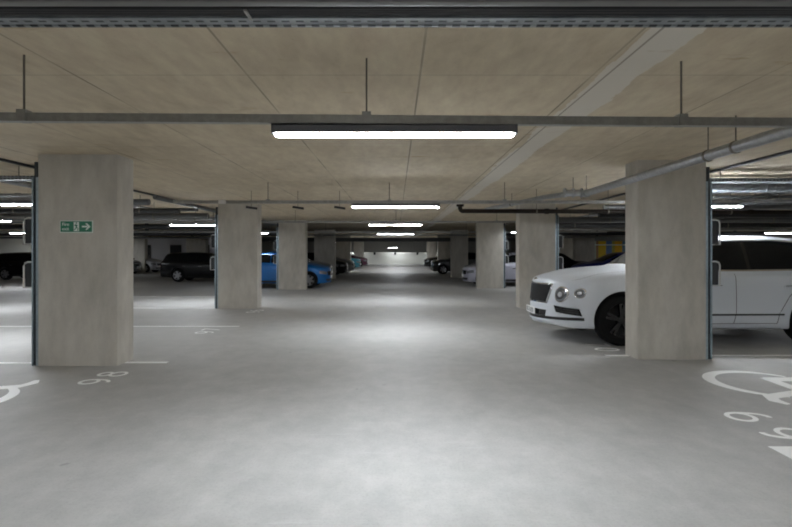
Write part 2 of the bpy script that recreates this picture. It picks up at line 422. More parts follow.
def lamp(x, y, label, z=2.243, group=None, rz=0, dim=False):
    o = LP if not used[0] else copy_tree(LP); used[0] = 1
    if dim:
        for ch in children(o):
            if ch.name.startswith('diffuser'): ch.data = DIM
    o.location = (x, y, z); o.rotation_euler.z = rz; tag(o, label, 'ceiling light', group); return o
lamp(-.01, 3.38, 'nearest and largest white strip lamp hanging under the front steel trunking')
lamp(-.01, 9.34, 'second white strip lamp down the aisle, under the second trunking', 2.288)
lamp(-.01, 15.5, 'third white strip lamp down the middle of the aisle', 2.288)
lamp(-.02, 22.2, 'fourth and smallest lit strip lamp in the middle of the aisle', dim=True)
for y in (-2.8, -9): lamp(0, y, 'white strip lamp over the aisle behind the viewpoint', group='aisle lamps behind the viewpoint')
LAB = ['bright strip lamp over the left bays, at the left edge by the column', 'strip lamp over the left bays seen above the black SUV', 'strip lamp over left bay row beyond the third column']
for y, x, lb in ((8.35, -6.6, LAB[0]), (14.8, -5.65, LAB[1]), (21.2, -6.0, LAB[2])): lamp(x, y, lb, dim=y > 20)
lamp(-10.35, 12.9, 'small strip lamp at the far left, under the brighter one by the column')
lamp(5.0, 8.7, 'short bright strip lamp just right of the near right column')
lamp(7.6, 14.9, 'added unseen strip lamp over the right bays, behind the near right column')  # added lamp, kept out of view behind the near column
lamp(5.3, 20.4, 'strip lamp beside the brightly lit third right column', dim=True)
lamp(15.7, 21, 'distant strip lamp above the roof of the white SUV at the right edge')
for x, y, z, lb in ((.1, 39, 2.36, 'added strip lamp hidden behind the screening duct far down the aisle'), (-.1, 45, 2.5, 'added unseen strip lamp high in the far aisle'), (.1, 51, 2.56, 'highest added unseen strip lamp near the far end of the aisle')): lamp(x, y, lb, z)  # added lamps, hung high behind the duct to light the far floor
lamp(-.35, 57, 'added slanting strip lamp making the bright streak low over the far aisle', 1.95, rz=.9, dim=True)  # added lamp standing in for a slanting bright streak
for x in (-.75, .05): tag(MB().tube([(x, 57+(x+.35)*1.26, 1.985), (x, 57+(x+.35)*1.26, CEIL)], .008, 6).build('drop_rod', M['rod']), 'thin rod holding the slanting far lamp', 'rod', 'rods of the slanting lamp')
db = empty('screening_duct', (0, 33, 2.12), 0, 'added dark flat duct screening the far lamps, beyond the shaded fourth columns', 'duct')  # duct added to keep the high far lamps out of view
MB().box(-9, 9, -.25, .25, 0, .24, bev=.01).build('duct_shell', M['greypipe'], db)
for x in (-6, -2, 2, 6): MB().tube([(x, 0, .23), (x, 0, CEIL-2.12)], .008, 6).build('hanger_rod', M['rod'], db)
for x, y, lb in ((-14.8, 21, 'strip lamp over the left side lane near the black SUV'), (-19.6, 33, 'added unseen strip lamp over the far end of the left side lane'), (-15.6, 8, 'strip lamp over the near end of the left side lane'), (-27, 43, 'added unseen strip lamp lighting the pale lobby wall'),  # far lane and lobby lamps are added, unseen behind the left column
                 (17.2, 33.5, 'added unseen strip lamp in front of the yellow striped wall'), (15.5, 9, 'strip lamp over the near end of the right side lane'),  # striped wall lamp is added, unseen behind the near right column
                 (-6.0, 2.2, 'strip lamp over the near left bays beside the viewpoint'), (5.6, 2.4, 'strip lamp over the near right bays beside the viewpoint'),
                 (-5.45, 40.8, 'added unseen strip lamp behind the shaded fourth left column'), (.2, 62.2, 'added unseen strip lamp lighting the far end wall'), (5.5, 62.2, 'added unseen strip lamp at the right of the far end wall'), (-5.5, 62.2, 'added unseen strip lamp at the left of the far end wall')):  # added fill: one lamp behind a column, three behind the beam for wall glow
    lamp(x, y, lb)

# ------------------------------------------------------------------ trunking, trays, pipes
def trunking(x0, x1, y, rods, label, z=2.312, hh=.027, slope=0., w=.05):
    root = empty('steel_trunking', ((x0+x1)/2, y, z), math.atan(slope), label, 'trunking')
    h = (x1-x0)/2
    MB().box(-h, h, -w/2, w/2, -hh, hh).build('channel', M['trunk'], root)
    for rx in rods:
        rx -= (x0+x1)/2
        r = MB().tube([(rx, 0, hh-.01), (rx, 0, CEIL-z)], .0065, 6).build('hanger_rod', M['rod'], root)
        MB().box(rx-.028, rx+.028, -w/2-.008, w/2+.008, -hh-.001, hh+.02).build('hanger_clip', M['trunk'], r)
    return root
trunking(-5.5, 5.5, 3.36, (-2.36, -.19, 1.87, 4.4, -4.6), 'long grey steel trunking across the ceiling carrying the nearest strip lamp', slope=.026)
tk2 = trunking(-4.0, 4.1, 9.34, (-2.3, -.12, 1.95), 'grey steel trunking across the aisle carrying the second strip lamp', z=2.357)
trunking(-9, 9, 15.5, (-3, 0, 3, 6.5, -6.5), 'grey steel trunking across the aisle carrying the third strip lamp', z=2.357)
trunking(-9, 9, 22.2, (-3, 0, 3, 6.5, -6.5), 'pale steel trunking across the aisle carrying the fourth strip lamp', z=2.312)
trunking(-9.4, -4.9, 8.35, (-8.5, -7.0, -5.7, -5.2), 'steel trunking over the left bays carrying the lamp by the column', z=2.312)
trunking(-11.6, -9.2, 12.9, (-11, -9.8), 'short steel trunking over the far left small lamp', z=2.312)
trunking(-9.4, -4.9, 14.8, (-8.5, -5.2), 'steel trunking over the left bays carrying the lamp above the black SUV', z=2.312)
trunking(4.3, 9.5, 8.7, (4.6, 6.4, 8.8), 'steel trunking carrying the lamp right of the near right column', z=2.312)
MB().box(-3.225, -3.095, -.056, -.026, -.035, .035, bev=.006).build('junction_box', M['white_box'], tk2)

# cable tray at the very top of the picture
tr = empty('cable_tray', (0, 2.008, 2.35), 0, 'perforated steel cable tray crossing the top of the picture', 'cable tray')
t = MB(); t.box(-4.2, 4.2, -.034, .034, -.003, 0); t.box(-4.2, 4.2, -.034, -.031, 0, .04); t.box(-4.2, 4.2, .031, .034, 0, .04); t.box(-4.2, 4.2, .024, .04, -.006, -.003)
t.build('perforated_tray', M['tray'], tr)
for rx in (-2.6, -.55, 1.66, 3.5):
    MB().tube([(rx, -.0, 0), (rx, -.0, CEIL-2.35)], .006, 6).build('hanger_rod', M['rod'], tr)
    MB().box(rx-.006, rx+.006, -.115, -.034, -.012, -.006).build('cable_strap', M['trunk'], tr)
cb = MB()
for k in range(4):
    yy = 1.916+k*.0155
    cb.tube([(-4.2+i*.7, yy+random.uniform(-.002, .002), 2.357+random.uniform(0, .006)) for i in range(13)], .0095, 8)
tag(cb.build('cable_bundle', M['cable'], smooth=60), 'bundle of black cables strapped beside the tray at the top edge', 'cables', kind='stuff')
pc = empty('conduit_pipe', (0, 1.875, 2.375), 0, 'grey conduit beside the cable bundle along the top edge', 'pipe')
MB().box(-4.2, 4.2, -.022, .022, -.022, .022, bev=.006).build('conduit_run', M['conduit'], pc, 60)
for rx in (-2.9, 0, 2.9): MB().tube([(rx, 0, .02), (rx, 0, CEIL-2.375)], .006, 6).build('hanger_rod', M['rod'], pc)

def pipe(name, pts, r, m, label, cat='pipe', hangers=(), n=12, couplers=()):
    root = empty(name, (0, 0, 0), 0, label, cat)
    root.location = pts[0]; p0 = Vector(pts[0]); q = [Vector(p)-p0 for p in pts]
    MB().tube(q, r, n).build('pipe_run', m, root, 50)
    def at(f):
        i = min(int(f*(len(q)-1)), len(q)-2); t = f*(len(q)-1)-i; return q[i].lerp(q[i+1], t), (q[i+1]-q[i]).normalized()
    for f in hangers:
        p, d = at(f)
        h = MB(); h.tube([p+Vector((0, 0, r*.9)), Vector((p.x, p.y, CEIL-p0.z))], .006, 6); h.tube([p-d*.014, p+d*.014], r*1.16, 12)
        h.build('pipe_hanger', M['rod'], root)
    for f in couplers:
        p, d = at(f)
        MB().tube([p-d*.04, p+d*.04], r*1.25, n).build('pipe_coupling', m, root, 50)
    return root
# sprinkler main running down the right side of the aisle
zp = 2.42; xp = 3.24*(zp-H)
spm = pipe('sprinkler_pipe', [(xp, 2.3, zp), (xp, 5.2, zp), (xp, 8.6, zp)], .052, M['pipe'], 'grey sprinkler main crossing in front of the near right column', hangers=(.424, .497, .985), couplers=(.985,), n=16)
pipe('sprinkler_pipe', [(xp-.02, 8.9, zp+.05), (xp-.35, 9.6, zp+.055), (xp-.95, 12.5, zp+.06)], .045, M['pipe'], 'grey sprinkler pipe continuing past the end of the main towards the far columns', hangers=(.75,), couplers=(.02, .8))
vo = Vector((-.14, 6.42, .03))
MB().tube([vo+Vector((-.14, 0, 0)), vo+Vector((.14, .0, 0))], .055, 12).build('valve_body', M['pipe'], spm, 50)
for q in (-.14, .0, .14): MB().tube([vo+Vector((q-.012, 0, 0)), vo+Vector((q+.012, 0, 0))], .078, 14).build('valve_flange', M['pipe'], spm, 50)
MB().tube([vo+Vector((0, 0, .05)), vo+Vector((.0, 0, CEIL-zp-.03))], .007, 6).build('hanger_rod', M['rod'], spm)
# cast iron drain
zi = H+41*10.3/F
ip = pipe('drain_pipe', [(1.27, 10.3, zi+.10), (1.27, 10.3, zi+.05), (1.285, 10.3, zi+.018), (1.31, 10.3, zi), (1.36, 10.3, zi), (9.5, 10.36, zi-.03)], .043, M['iron'], 'dark brown drain pipe with an upturned end crossing before the second right column', hangers=(.835, .87, .93), couplers=(.84, .88, .94))
MB().tube([(0, 0, -.01), (0, 0, .03)], .075, 16).build('drain_flange', M['iron'], ip, 50)

# black cable runs on the ceiling
tag(MB().tube([(4.83, 2, CEIL-.02), (4.83, 26, CEIL-.02)], .022, 8).build('ceiling_conduit', M['cable'], smooth=60), 'thin black conduit fixed to the ceiling along the right bays', 'pipe')
tag(MB().tube([(-5.25, 2, CEIL-.02), (-5.25, 26, CEIL-.02)], .022, 8).build('ceiling_conduit', M['cable'], smooth=60), 'thin black conduit fixed to the ceiling along the left bays', 'pipe')
# galvanised duct to the right
dk = empty('round_duct', (0, 8.55, 2.55), 0, 'shiny galvanised round duct at the upper right, above the white SUV', 'duct')
prof = []
for i in range(46):
    x = 4.62+i*.13; prof += [(.118, x), (.118, x+.118), (.123, x+.122), (.123, x+.126)]
MB().lathe(prof, 'X', 28).build('duct_shell', M['galv'], dk, 25)
for x in (5.0, 7.5, 9.8): MB().tube([(x, 0, .118), (x, 0, CEIL-2.55)], .006, 6).build('hanger_rod', M['rod'], dk)

def side_tray(x0, x1, y, z, label, w=.22):
    r = empty('cable_tray', (x0, y, z), 0, label, 'cable tray')
    t = MB(); L = x1-x0
    t.box(0, L, -w/2, w/2, 0, .003); t.box(0, L, -w/2-.003, -w/2, 0, .05); t.box(0, L, w/2, w/2+.003, 0, .05); t.build('perforated_tray', M['tray'], r)
    c = MB()
    for k in range(5): c.tube([(0, -w/2+.03+k*.04, .016), (L, -w/2+.035+k*.04, .018)], .013, 6)
    c.build('cables', M['cable'], r)
    for f in (.1, .5, .9): MB().tube([(L*f, 0, 0), (L*f, 0, CEIL-z)], .006, 6).build('hanger_rod', M['rod'], r)
    return r
side_tray(4.32, 11, 8.0, 2.53, 'perforated cable tray over the white SUV, under the shiny duct')
side_tray(-12, -4.75, 7.55, 2.50, 'perforated cable tray over the left bays beside the fire exit column')
side_tray(-16, -4.7, 17.0, 2.40, 'perforated cable tray over the left bays farther back')
side_tray(4.4, 16, 16.6, 2.42, 'perforated cable tray over the right bays farther back')
side_tray(-9, 9, 27.6, 2.33, 'dark wide cable tray crossing the aisle before the shaded fourth columns', .5)
side_tray(-10, 10, 36.5, 2.40, 'distant cable tray crossing the aisle before the fifth columns', .4)

M['side_steel'] = galv_mat('aged_steel', (.17, .172, .175), .42); M['side_galv'] = galv_mat('dull_galvanised', (.27, .275, .28), .36); M['side_pale'] = galv_mat('pale_steel', (.25, .25, .24), .5)
mats = [M['side_steel'], M['darkpipe'], M['greypipe'], M['side_galv'], M['side_pale']]
WORD = ['grey steel', 'black', 'dark grey plastic', 'shiny galvanised', 'pale grey']
def runs(specs, where):
    for k, (x0, x1, y, z, r, mi, place) in enumerate(specs):
        pts = [(x0, y, z), (x0*.5+x1*.5, y+.01, z), (x1, y+.02, z)]
        pipe('service_pipe', pts, r, mats[mi], WORD[mi]+' service pipe '+place, hangers=(.12, .5, .88), couplers=(.3, .7), n=10)
runs([(4.35, 12, 9.25, 2.44, .030, 0, 'just under the shiny duct on the right'),
      (4.35, 12, 9.55, 2.36, .040, 2, 'below two others above the white SUV'),
      (4.35, 14, 10.9, 2.40, .055, 3, 'behind the lamp right of the near column'),
      (4.6, 14, 11.8, 2.30, .065, 1, 'low across the right bays, behind the drain pipe'),
      (4.3, 16, 13.2, 2.48, .040, 0, 'passing right of the second right column'),
      (4.4, 16, 14.1, 2.33, .080, 2, 'thick and low past the second right column'),
      (4.4, 18, 17.6, 2.36, .09, 1, 'thick across the right bays above the blue car'),
      (4.4, 18, 18.8, 2.28, .05, 4, 'across the right bays at windscreen end of the blue car'),
      (4.4, 20, 23.5, 2.30, .10, 1, 'far back over the right bays'),
      (4.4, 20, 25.5, 2.20, .06, 4, 'far back and low above the striped wall')], 'right')
runs([(-11, -4.75, 9.1, 2.44, .045, 0, 'just left of the fire exit column near the ceiling'),
      (-12, -4.75, 10.0, 2.42, .06, 2, 'left of the fire exit column above the brighter lamp'),
      (-12, -4.75, 11.4, 2.36, .05, 1, 'left of the fire exit column behind the brighter lamp'),
      (-16, -4.7, 12.3, 2.46, .040, 0, 'reaching the second left column near its top'),
      (-16, -4.7, 13.0, 2.36, .075, 2, 'thick below another at the second left column'),
      (-16, -4.75, 15.8, 2.46, .06, 3, 'above the lamp over the black SUV'),
      (-18, -4.75, 18.2, 2.34, .10, 1, 'thick behind the lamp over the black SUV'),
      (-18, -4.75, 19.4, 2.22, .05, 4, 'thin and pale above the black SUV'),
      (-20, -4.75, 23.8, 2.30, .11, 1, 'thick and far back over the black SUV'),
      (-20, -4.75, 26.2, 2.18, .05, 2, 'lowest over the roof of the black SUV')], 'left')
def along(x, y0, y1, z, r, mi, label, x2=None):
    pipe('service_pipe', [(x, y0, z), ((x+(x2 or x))/2, (y0+y1)/2, z), (x2 or x, y1, z)], r, mats[mi], label, hangers=(.1, .45, .9), couplers=(.25, .65), n=10)
along(6.2, 9.0, 26, 2.62, .045, 3, 'shiny pipe running back over the right bays near the ceiling')
along(7.4, 9.0, 26, 2.60, .04, 0, 'steel pipe running back over the white SUV and the bays behind')
along(9.6, 9.0, 28, 2.60, .06, 2, 'dark plastic pipe running back near the ceiling, outermost on the right')
along(-5.1, 11, 27, 2.62, .05, 0, 'steel pipe running back along the left columns near the ceiling')
along(-6.2, 8.2, 27, 2.60, .05, 3, 'shiny pipe running back over the left bays near the ceiling', -7.4)
along(-8.6, 8.2, 27, 2.59, .07, 2, 'dark plastic pipe running back over the left bays')
# short hooks/sensors under the second trunking
for x, lb in ((-2.95, 'small dark ceiling fitting at the top of the second left column'), (-2.0, 'small dark ceiling fitting between the second and third left columns'), (-1.15, 'small dark ceiling fitting left of the second strip lamp')):
    f_ = empty('ceiling_fitting', (x, 10.6, 2.38), 0, lb, 'fitting')
    MB().tube([(0, 0, 0), (0, 0, CEIL-2.38)], .006, 6).build('drop_rod', M['rod'], f_)
    MB().tube([(-.11, 0, .0), (.11, .05, -.03)], .024, 8).build('fitting_body', M['darkpipe'], f_)

# striped wall panel, lobby openings, end-wall posts
tag(MB().box(15.2, 18.8, 40.94, 40.995, 0, 2.32).build('striped_panel', M['mural']), 'wall panel painted with yellow, green and blue stripes', 'wall panel')
pipe('service_pipe', [(15.2, 40.7, 2.02), (18.9, 40.7, 2.02)], .04, M['sign_white'], 'pale rail crossing in front of the yellow striped panel', 'pipe', hangers=(.03, .95))
for i, (x, w) in enumerate(((-22.6, .9), (-19.9, 1.0), (-17.3, .9))):
    d = tag(MB().box(x-w/2, x+w/2, 46.93, 46.99, 0, 2.1).build('lobby_door', M['darkpipe']), ('dark door in the pale lobby wall, left one', 'dark door in the middle of the pale lobby wall', 'dark door in the pale lobby wall, right one')[i], 'door')
    MB().box(x+w/2-.14, x+w/2-.08, 46.88, 46.93, .95, 1.15).build('door_handle', M['chrome'], d)
for x, lb in ((-4.6, 'leftmost small dark box on the far end wall'), (-2.6, 'small dark box on the far end wall, second from the left'), (-.1, 'small dark box in the middle of the far end wall'), (2.6, 'rightmost small dark box on the far end wall')):
    o = empty('wall_box', (x, YF, 1.28), 0, lb, 'box'); MB().box(-.12, .12, -.12, 0, -.16, .16, bev=.02).build('box_cover', M['darkpipe'], o)
    MB().box(-.03, .03, -.05, 0, .16, .6).build('box_conduit', M['darkpipe'], o)
tag(MB().box(5.0, 5.25, YF-.3, YF-.02, 0, CEIL).build('steel_post', M['wall']), 'pale upright post against the far end wall', 'post')

# ------------------------------------------------------------------ cars
def pchip(xs, ys, n_per):
    n = len(xs); h = [xs[i+1]-xs[i] for i in range(n-1)]; d = [(ys[i+1]-ys[i])/h[i] for i in range(n-1)]
    m = [0]*n; m[0] = d[0]; m[-1] = d[-1]
    for i in range(1, n-1):
        if d[i-1]*d[i] > 0:
            w1 = 2*h[i]+h[i-1]; w2 = h[i]+2*h[i-1]; m[i] = (w1+w2)/(w1/d[i-1]+w2/d[i])
    def f(x):
        i = 0
        while i < n-2 and x > xs[i+1]: i += 1
        t = (x-xs[i])/h[i]
        return ((1+2*t)*(1-t)**2*ys[i]+t*(1-t)**2*h[i]*m[i]+t*t*(3-2*t)*ys[i+1]+t*t*(t-1)*h[i]*m[i+1])
    return f

class Body:
    """stations: (x, k, w, zb, zbelt, ztop, mode, yroof)  mode 0 = bonnet/boot, 1 = cabin"""
    def __init__(s, st, curve, zs=.6, nu=4, nv=4, rear_curve=.12, lean=.10):
        s.st = st; R = []
        for (x, k, w, zb, zbelt, ztop, md, yr) in st:
            row = []
            hood = [(w*.80, zbelt+.55*(ztop-zbelt)), (w*.46, zbelt+.90*(ztop-zbelt)), (0, ztop)]
            roof = [(yr, ztop-.085), (yr*.74, ztop-.022), (0, ztop)]
            top = [(a[0]*(1-md)+b[0]*md, a[1]*(1-md)+b[1]*md) for a, b in zip(hood, roof)]
            pts = [(0, zb), (w*.90, zb), (w*.975, zb+.09), (w, zb+.45*(zbelt-zb)), (w*.985, zbelt-.10), (w*.93, zbelt)]+top
            for y, z in pts:
                xx = x+(k*curve(y) if k > 0 else 0)-(-k*rear_curve*(y*y) if k < 0 else 0)
                if k > 0: xx += k*lean*max(0, z-.55)
                row.append(Vector((xx, y, z)))
            R.append(row)
        # smooth along u (per row), then v
        nS = len(R); U = [i for i in range(nS)]
        s.nu = (nS-1)*nu; s.nv = 8*nv
        cu = [[pchip([R[i][0].x+0*i if False else i for i in range(nS)], [R[i][j][c] for i in range(nS)], 0) for c in range(3)] for j in range(9)]
        s.grid = []
        for a in range(s.nu+1):
            u = a/nu; row = [Vector((cu[j][0](u), cu[j][1](u), cu[j][2](u))) for j in range(9)]
            cv = [pchip(list(range(9)), [row[j][c] for j in range(9)], 0) for c in range(3)]
            s.grid.append([Vector((cv[0](b/nv), cv[1](b/nv), cv[2](b/nv))) for b in range(s.nv+1)])
        s.U = nu; s.V = nv
    def pt(s, u, v):
        a = u*s.U; b = v*s.V; i = min(int(a), s.nu-1); j = min(int(b), s.nv-1); p = a-i; q = b-j
        G = s.grid; return (G[i][j]*(1-p)+G[i+1][j]*p)*(1-q)+(G[i][j+1]*(1-p)+G[i+1][j+1]*p)*q
    def normal(s, u, v):
        e = .04; a = s.pt(min(u+e, len(s.st)-1), v)-s.pt(max(u-e, 0), v); b = s.pt(u, min(v+e, 8))-s.pt(u, max(v-e, 0))
        n = a.cross(b); n.normalize()
        if n.dot(s.pt(u, v)-Vector((s.pt(u, 0).x, 0, .7))) < 0: n = -n
        return n
    def mesh(s):
        mb = MB(); G = s.grid; nu, nv = s.nu, s.nv
        vs = []; idx = {}
        for i in range(nu+1):
            for j in range(nv+1):
                for sd in (1, -1):
                    p = G[i][j]
                    if sd == -1 and (j == 0 or j == nv): idx[i, j, -1] = idx[i, j, 1]; continue
                    idx[i, j, sd] = len(vs); vs.append((p.x, p.y*sd if 0 < j < nv else 0, p.z))
        fs = []
        for i in range(nu):
            for j in range(nv):
                for sd in (1, -1):
                    f = (idx[i, j, sd], idx[i+1, j, sd], idx[i+1, j+1, sd], idx[i, j+1, sd]); fs.append(f)
        for e in (0, nu):       # end caps, bowed like the ring
            K = 10; prev = None
            cap = {}
            for j in range(nv+1):
                for k in range(K+1):
                    t = 1-2*k/K
                    if k == 0: cap[j, k] = idx[e, j, 1]
                    elif k == K: cap[j, k] = idx[e, j, -1]
                    elif j == 0 or j == nv: cap[j, k] = cap[j, 0]
                    else:
                        p = G[e][j]; c0 = G[e][nv].x if e == 0 else G[e][nv].x
                        yy = p.y*t; xc = s.capx(e, yy, p)
                        cap[j, k] = len(vs); vs.append((xc, yy, p.z))
            for j in range(nv):
                for k in range(K):
                    f = []
                    for q in (cap[j, k], cap[j, k+1], cap[j+1, k+1], cap[j+1, k]):
                        if q not in f: f.append(q)
                    if len(f) > 2: fs.append(tuple(f))
        mb.add(vs, fs); return mb
    def capx(s, e, y, p):
        k = s.st[0][1] if e == 0 else s.st[-1][1]
        if e == 0: return p.x-k*(s.curve(abs(p.y))-s.curve(abs(y)))
        return p.x+(-k)*s.rear*0+(k)*-s.rear*0 if k == 0 else p.x-(-k)*s.rear*(y*y-p.y*p.y)

def boolean_cut(o, cutters):
    for c in cutters:
        md = o.modifiers.new('b', 'BOOLEAN'); md.operation = 'DIFFERENCE'; md.solver = 'EXACT'; md.object = c
    bpy.context.view_layer.update()
    dg = bpy.context.evaluated_depsgraph_get()
    me = bpy.data.meshes.new_from_object(o.evaluated_get(dg)); o.modifiers.clear(); old = o.data; o.data = me
    for c in cutters: bpy.data.objects.remove(c)
    me.polygons.foreach_set('use_smooth', [True]*len(me.polygons)); me.set_sharp_from_angle(angle=math.radians(32)); me.update()

def wheel_mesh(parent, x, y, r, side, rim_m, w=.25, spokes=5, twin=True):
    """y = outer face, side +1/-1"""
    t = MB().lathe([(r*.66, 0), (r*.70, .004), (r*.9, .004), (r*.97, -.02), (r, -.05), (r, -w+.05), (r*.97, -w+.02), (r*.7, -w), (r*.6, -w)], 'Y', 40)
    t.v = [(a, b*side, c) for a, b, c in t.v]
    wh = t.build('wheel', M['tyre'], parent, 40, (x, y, r))
    m = MB(); m.lathe([(r*.69, -.002), (r*.69, -.02), (r*.63, -.03)], 'Y', 40); m.lathe([(r*.63, -.03), (r*.60, -.12), (.05, -.14)], 'Y', 40, mi=1)
    m.lathe([(0.001, -.018), (.035, -.02), (.06, -.03), (.075, -.05), (.075, -.1)], 'Y', 16)
    for k in range(spokes):
        for dx in ((-.13, .13) if twin else (0,)):
            a = 2*PI*k/spokes+.3; a2 = a+dx; a1 = a+dx*.6
            p0 = Vector((math.cos(a1)*.06, 0, math.sin(a1)*.06)); p1 = Vector((math.cos(a2)*r*.66, 0, math.sin(a2)*r*.66)); d = (p1-p0).normalized(); n = Vector((-d.z, 0, d.x))
            ww = .017 if twin else .036
            vs = [p0-n*ww*1.3+Vector((0, -.03, 0)), p0+n*ww*1.3+Vector((0, -.03, 0)), p1+n*ww+Vector((0, -.012, 0)), p1-n*ww+Vector((0, -.012, 0))]
            vs += [v+Vector((0, -.05, 0)) for v in vs]
            m.add(vs, [(0, 1, 2, 3), (7, 6, 5, 4), (0, 4, 5, 1), (1, 5, 6, 2), (2, 6, 7, 3), (3, 7, 4, 0)])
    m.v = [(a, b*side, c) for a, b, c in m.v]
    m.build('rim', [rim_m, M['black']], wh, 30)
    return wh

class Car:
    def __init__(s, name, spec):
        s.spec = spec; s.root = empty(name)
        b = Body.__new__(Body); b.curve = spec['curve']; b.rear = .12
        Body.__init__(b, spec['st'], spec['curve'], nu=spec.get('nu', 4), nv=spec.get('nv', 4), lean=spec.get('lean', .10)); s.b = b
        mb = b.mesh()
        body = mb.build('body', [spec['paint'], M['black']], s.root)
        me = body.data; bm = bmesh.new(); bm.from_mesh(me); s.bvh = BVHTree.FromBMesh(bm); bm.free()
        cut = []; W = spec['w']; r = spec['r']
        for ax in spec['axles']:
            for sd in (1, -1):
                c = MB().lathe([(.0005, 0), (r*1.10, 0), (r*1.10, .55), (.0005, .55)], 'Y', 40, (0, 0, 0), 1)
                c.v = [(a, e*sd, z) for a, e, z in c.v]
                c = c.build('cut', [spec['paint'], M['black']], None, None, (ax, sd*(W-.30), r+.015)); cut.append(c)
        boolean_cut(body, cut); s.body = body
        for ax in spec['axles']:
            for sd in (1, -1): wheel_mesh(s.root, ax, sd*(W-.035), r, sd, spec['rim'], spokes=spec.get('spokes', 6), twin=spec.get('twin', False))
    def uv_patch(s, name, m, u0, u1, v0, v1, off=.004, nu=10, nv=6, sides=(1, -1), cut=None, parent=None, thick=0):
        out = []
        for sd in sides:
            mb = MB(); vs = []
            for i in range(nu+1):
                for j in range(nv+1):
                    a = i/nu; c = j/nv; u = u0+(u1-u0)*a; v = v0+(v1-v0)*c
                    if cut: u, v = cut(a, c)
                    p = s.b.pt(u, v)+s.b.normal(u, v)*off; vs.append((p.x, p.y*sd, p.z))
            mb.add(vs, [(i*(nv+1)+j, (i+1)*(nv+1)+j, (i+1)*(nv+1)+j+1, i*(nv+1)+j+1) for i in range(nu) for j in range(nv)])
            o = mb.build(name, m, parent or s.root, 60); out.append(o)
        return out
    def full_patch(s, name, m, u0, u1, v0, off=.004, nu=8, nv=14):
        """patch over both sides across the centre line (screens)"""
        mb = MB(); vs = []
        for i in range(nu+1):
            u = u0+(u1-u0)*i/nu
            for j in range(nv+1):
                t = -1+2*j/nv; v = 8-abs(t)*(8-v0); v = min(v, 7.999); p = s.b.pt(u, v)+s.b.normal(u, min(v, 7.9))*off; vs.append((p.x, p.y*(1 if t > 0 else -1), p.z))
        mb.add(vs, [(i*(nv+1)+j, (i+1)*(nv+1)+j, (i+1)*(nv+1)+j+1, i*(nv+1)+j+1) for i in range(nu) for j in range(nv)])
        return mb.build(name, m, s.root, 60)
    def hit(s, y, z, d=(1, 0, 0)):
        o = Vector((-2 if d[0] > 0 else 8, y, z)) if d[0] else Vector((y, 3*(-d[1]), z))
        h = s.bvh.ray_cast(o, Vector(d)); return (h[0], h[1]) if h[0] else (None, None)
    def proj(s, name, m, quad, off=.006, thick=.03, d=(1, 0, 0), n=(8, 8), parent=None, bulge=0, flat=False):
        """quad: 4 (y,z) corners bl,br,tr,tl (or (x,z) for side view) or callable(a,b)->(y,z). Thick skin on the body."""
        D = Vector(d); na, nb = n; P = []
        for i in range(na+1):
            for j in range(nb+1):
                a = i/na; b = j/nb
                if callable(quad): y, z = quad(a, b)
                else:
                    bl, br, tr, tl = [Vector(q) for q in quad]; q = (bl*(1-a)+br*a)*(1-b)+(tl*(1-a)+tr*a)*b; y, z = q
                h, nn = s.hit(y, z, d)
                if h is None: h = P[-1][0]+D*off if P else Vector((0, y, z))
                P.append((h-D*(off+bulge*16*a*(1-a)*b*(1-b)),))
        if flat:
            dm = min(p[0].dot(D) for p in P); P = [(p[0]+D*(dm-p[0].dot(D)),) for p in P]
        fr = [p[0] for p in P]; bk = [p+D*thick for p in fr]; N = len(fr); st = nb+1; fs = []
        for i in range(na):
            for j in range(nb):
                q = (i*st+j, (i+1)*st+j, (i+1)*st+j+1, i*st+j+1); fs.append(q); fs.append(tuple(N+x for x in reversed(q)))
        rim = [(i, 0) for i in range(na)]+[(na, j) for j in range(nb)]+[(i, nb) for i in range(na, 0, -1)]+[(0, j) for j in range(nb, 0, -1)]
        for k in range(len(rim)):
            a = rim[k][0]*st+rim[k][1]; b = rim[(k+1) % len(rim)]; b = b[0]*st+b[1]; fs.append((a, b, N+b, N+a))
        return MB().add(fr+bk, fs).build(name, m, parent or s.root, 40)
    def disc(s, name, m, y, z, ry, rz, off=.006, thick=.04, d=(1, 0, 0), bulge=.0, parent=None, r0=0., ex=2.):
        """round/oval lens (r0>0: ring) pressed on the body"""
        D = Vector(d); K = 28; rings = [r0]+[r0+(1-r0)*f for f in (.4, .75, 1.)]; vs = []; 
        for q in rings:
            for k in range(K):
                a = 2*PI*k/K; cc, ss = math.cos(a), math.sin(a)
                e = 2/ex; px = math.copysign(abs(cc)**e, cc); pz = math.copysign(abs(ss)**e, ss)
                h, nn = s.hit(y+ry*q*px, z+rz*q*pz, d)
                if h is None: h, nn = s.hit(y, z, d)
                h = h-D*(off+bulge*(1-q*q)); vs.append(h)
        N = len(vs); fs = []
        for i in range(3):
            for k in range(K): fs.append((i*K+k, i*K+(k+1) % K, (i+1)*K+(k+1) % K, (i+1)*K+k))
        if r0 == 0:
            pass
        o = 3*K; vs += [v+D*thick for v in vs[o:o+K]]
        for k in range(K): fs.append((o+k, o+(k+1) % K, N+(k+1) % K, N+k))
        if r0:
            vs += [v+D*thick for v in vs[0:K]]
            for k in range(K): fs.append((k, N+K+k, N+K+(k+1) % K, (k+1) % K))
        return MB().add(vs, fs).build(name, m, parent or s.root, 50)

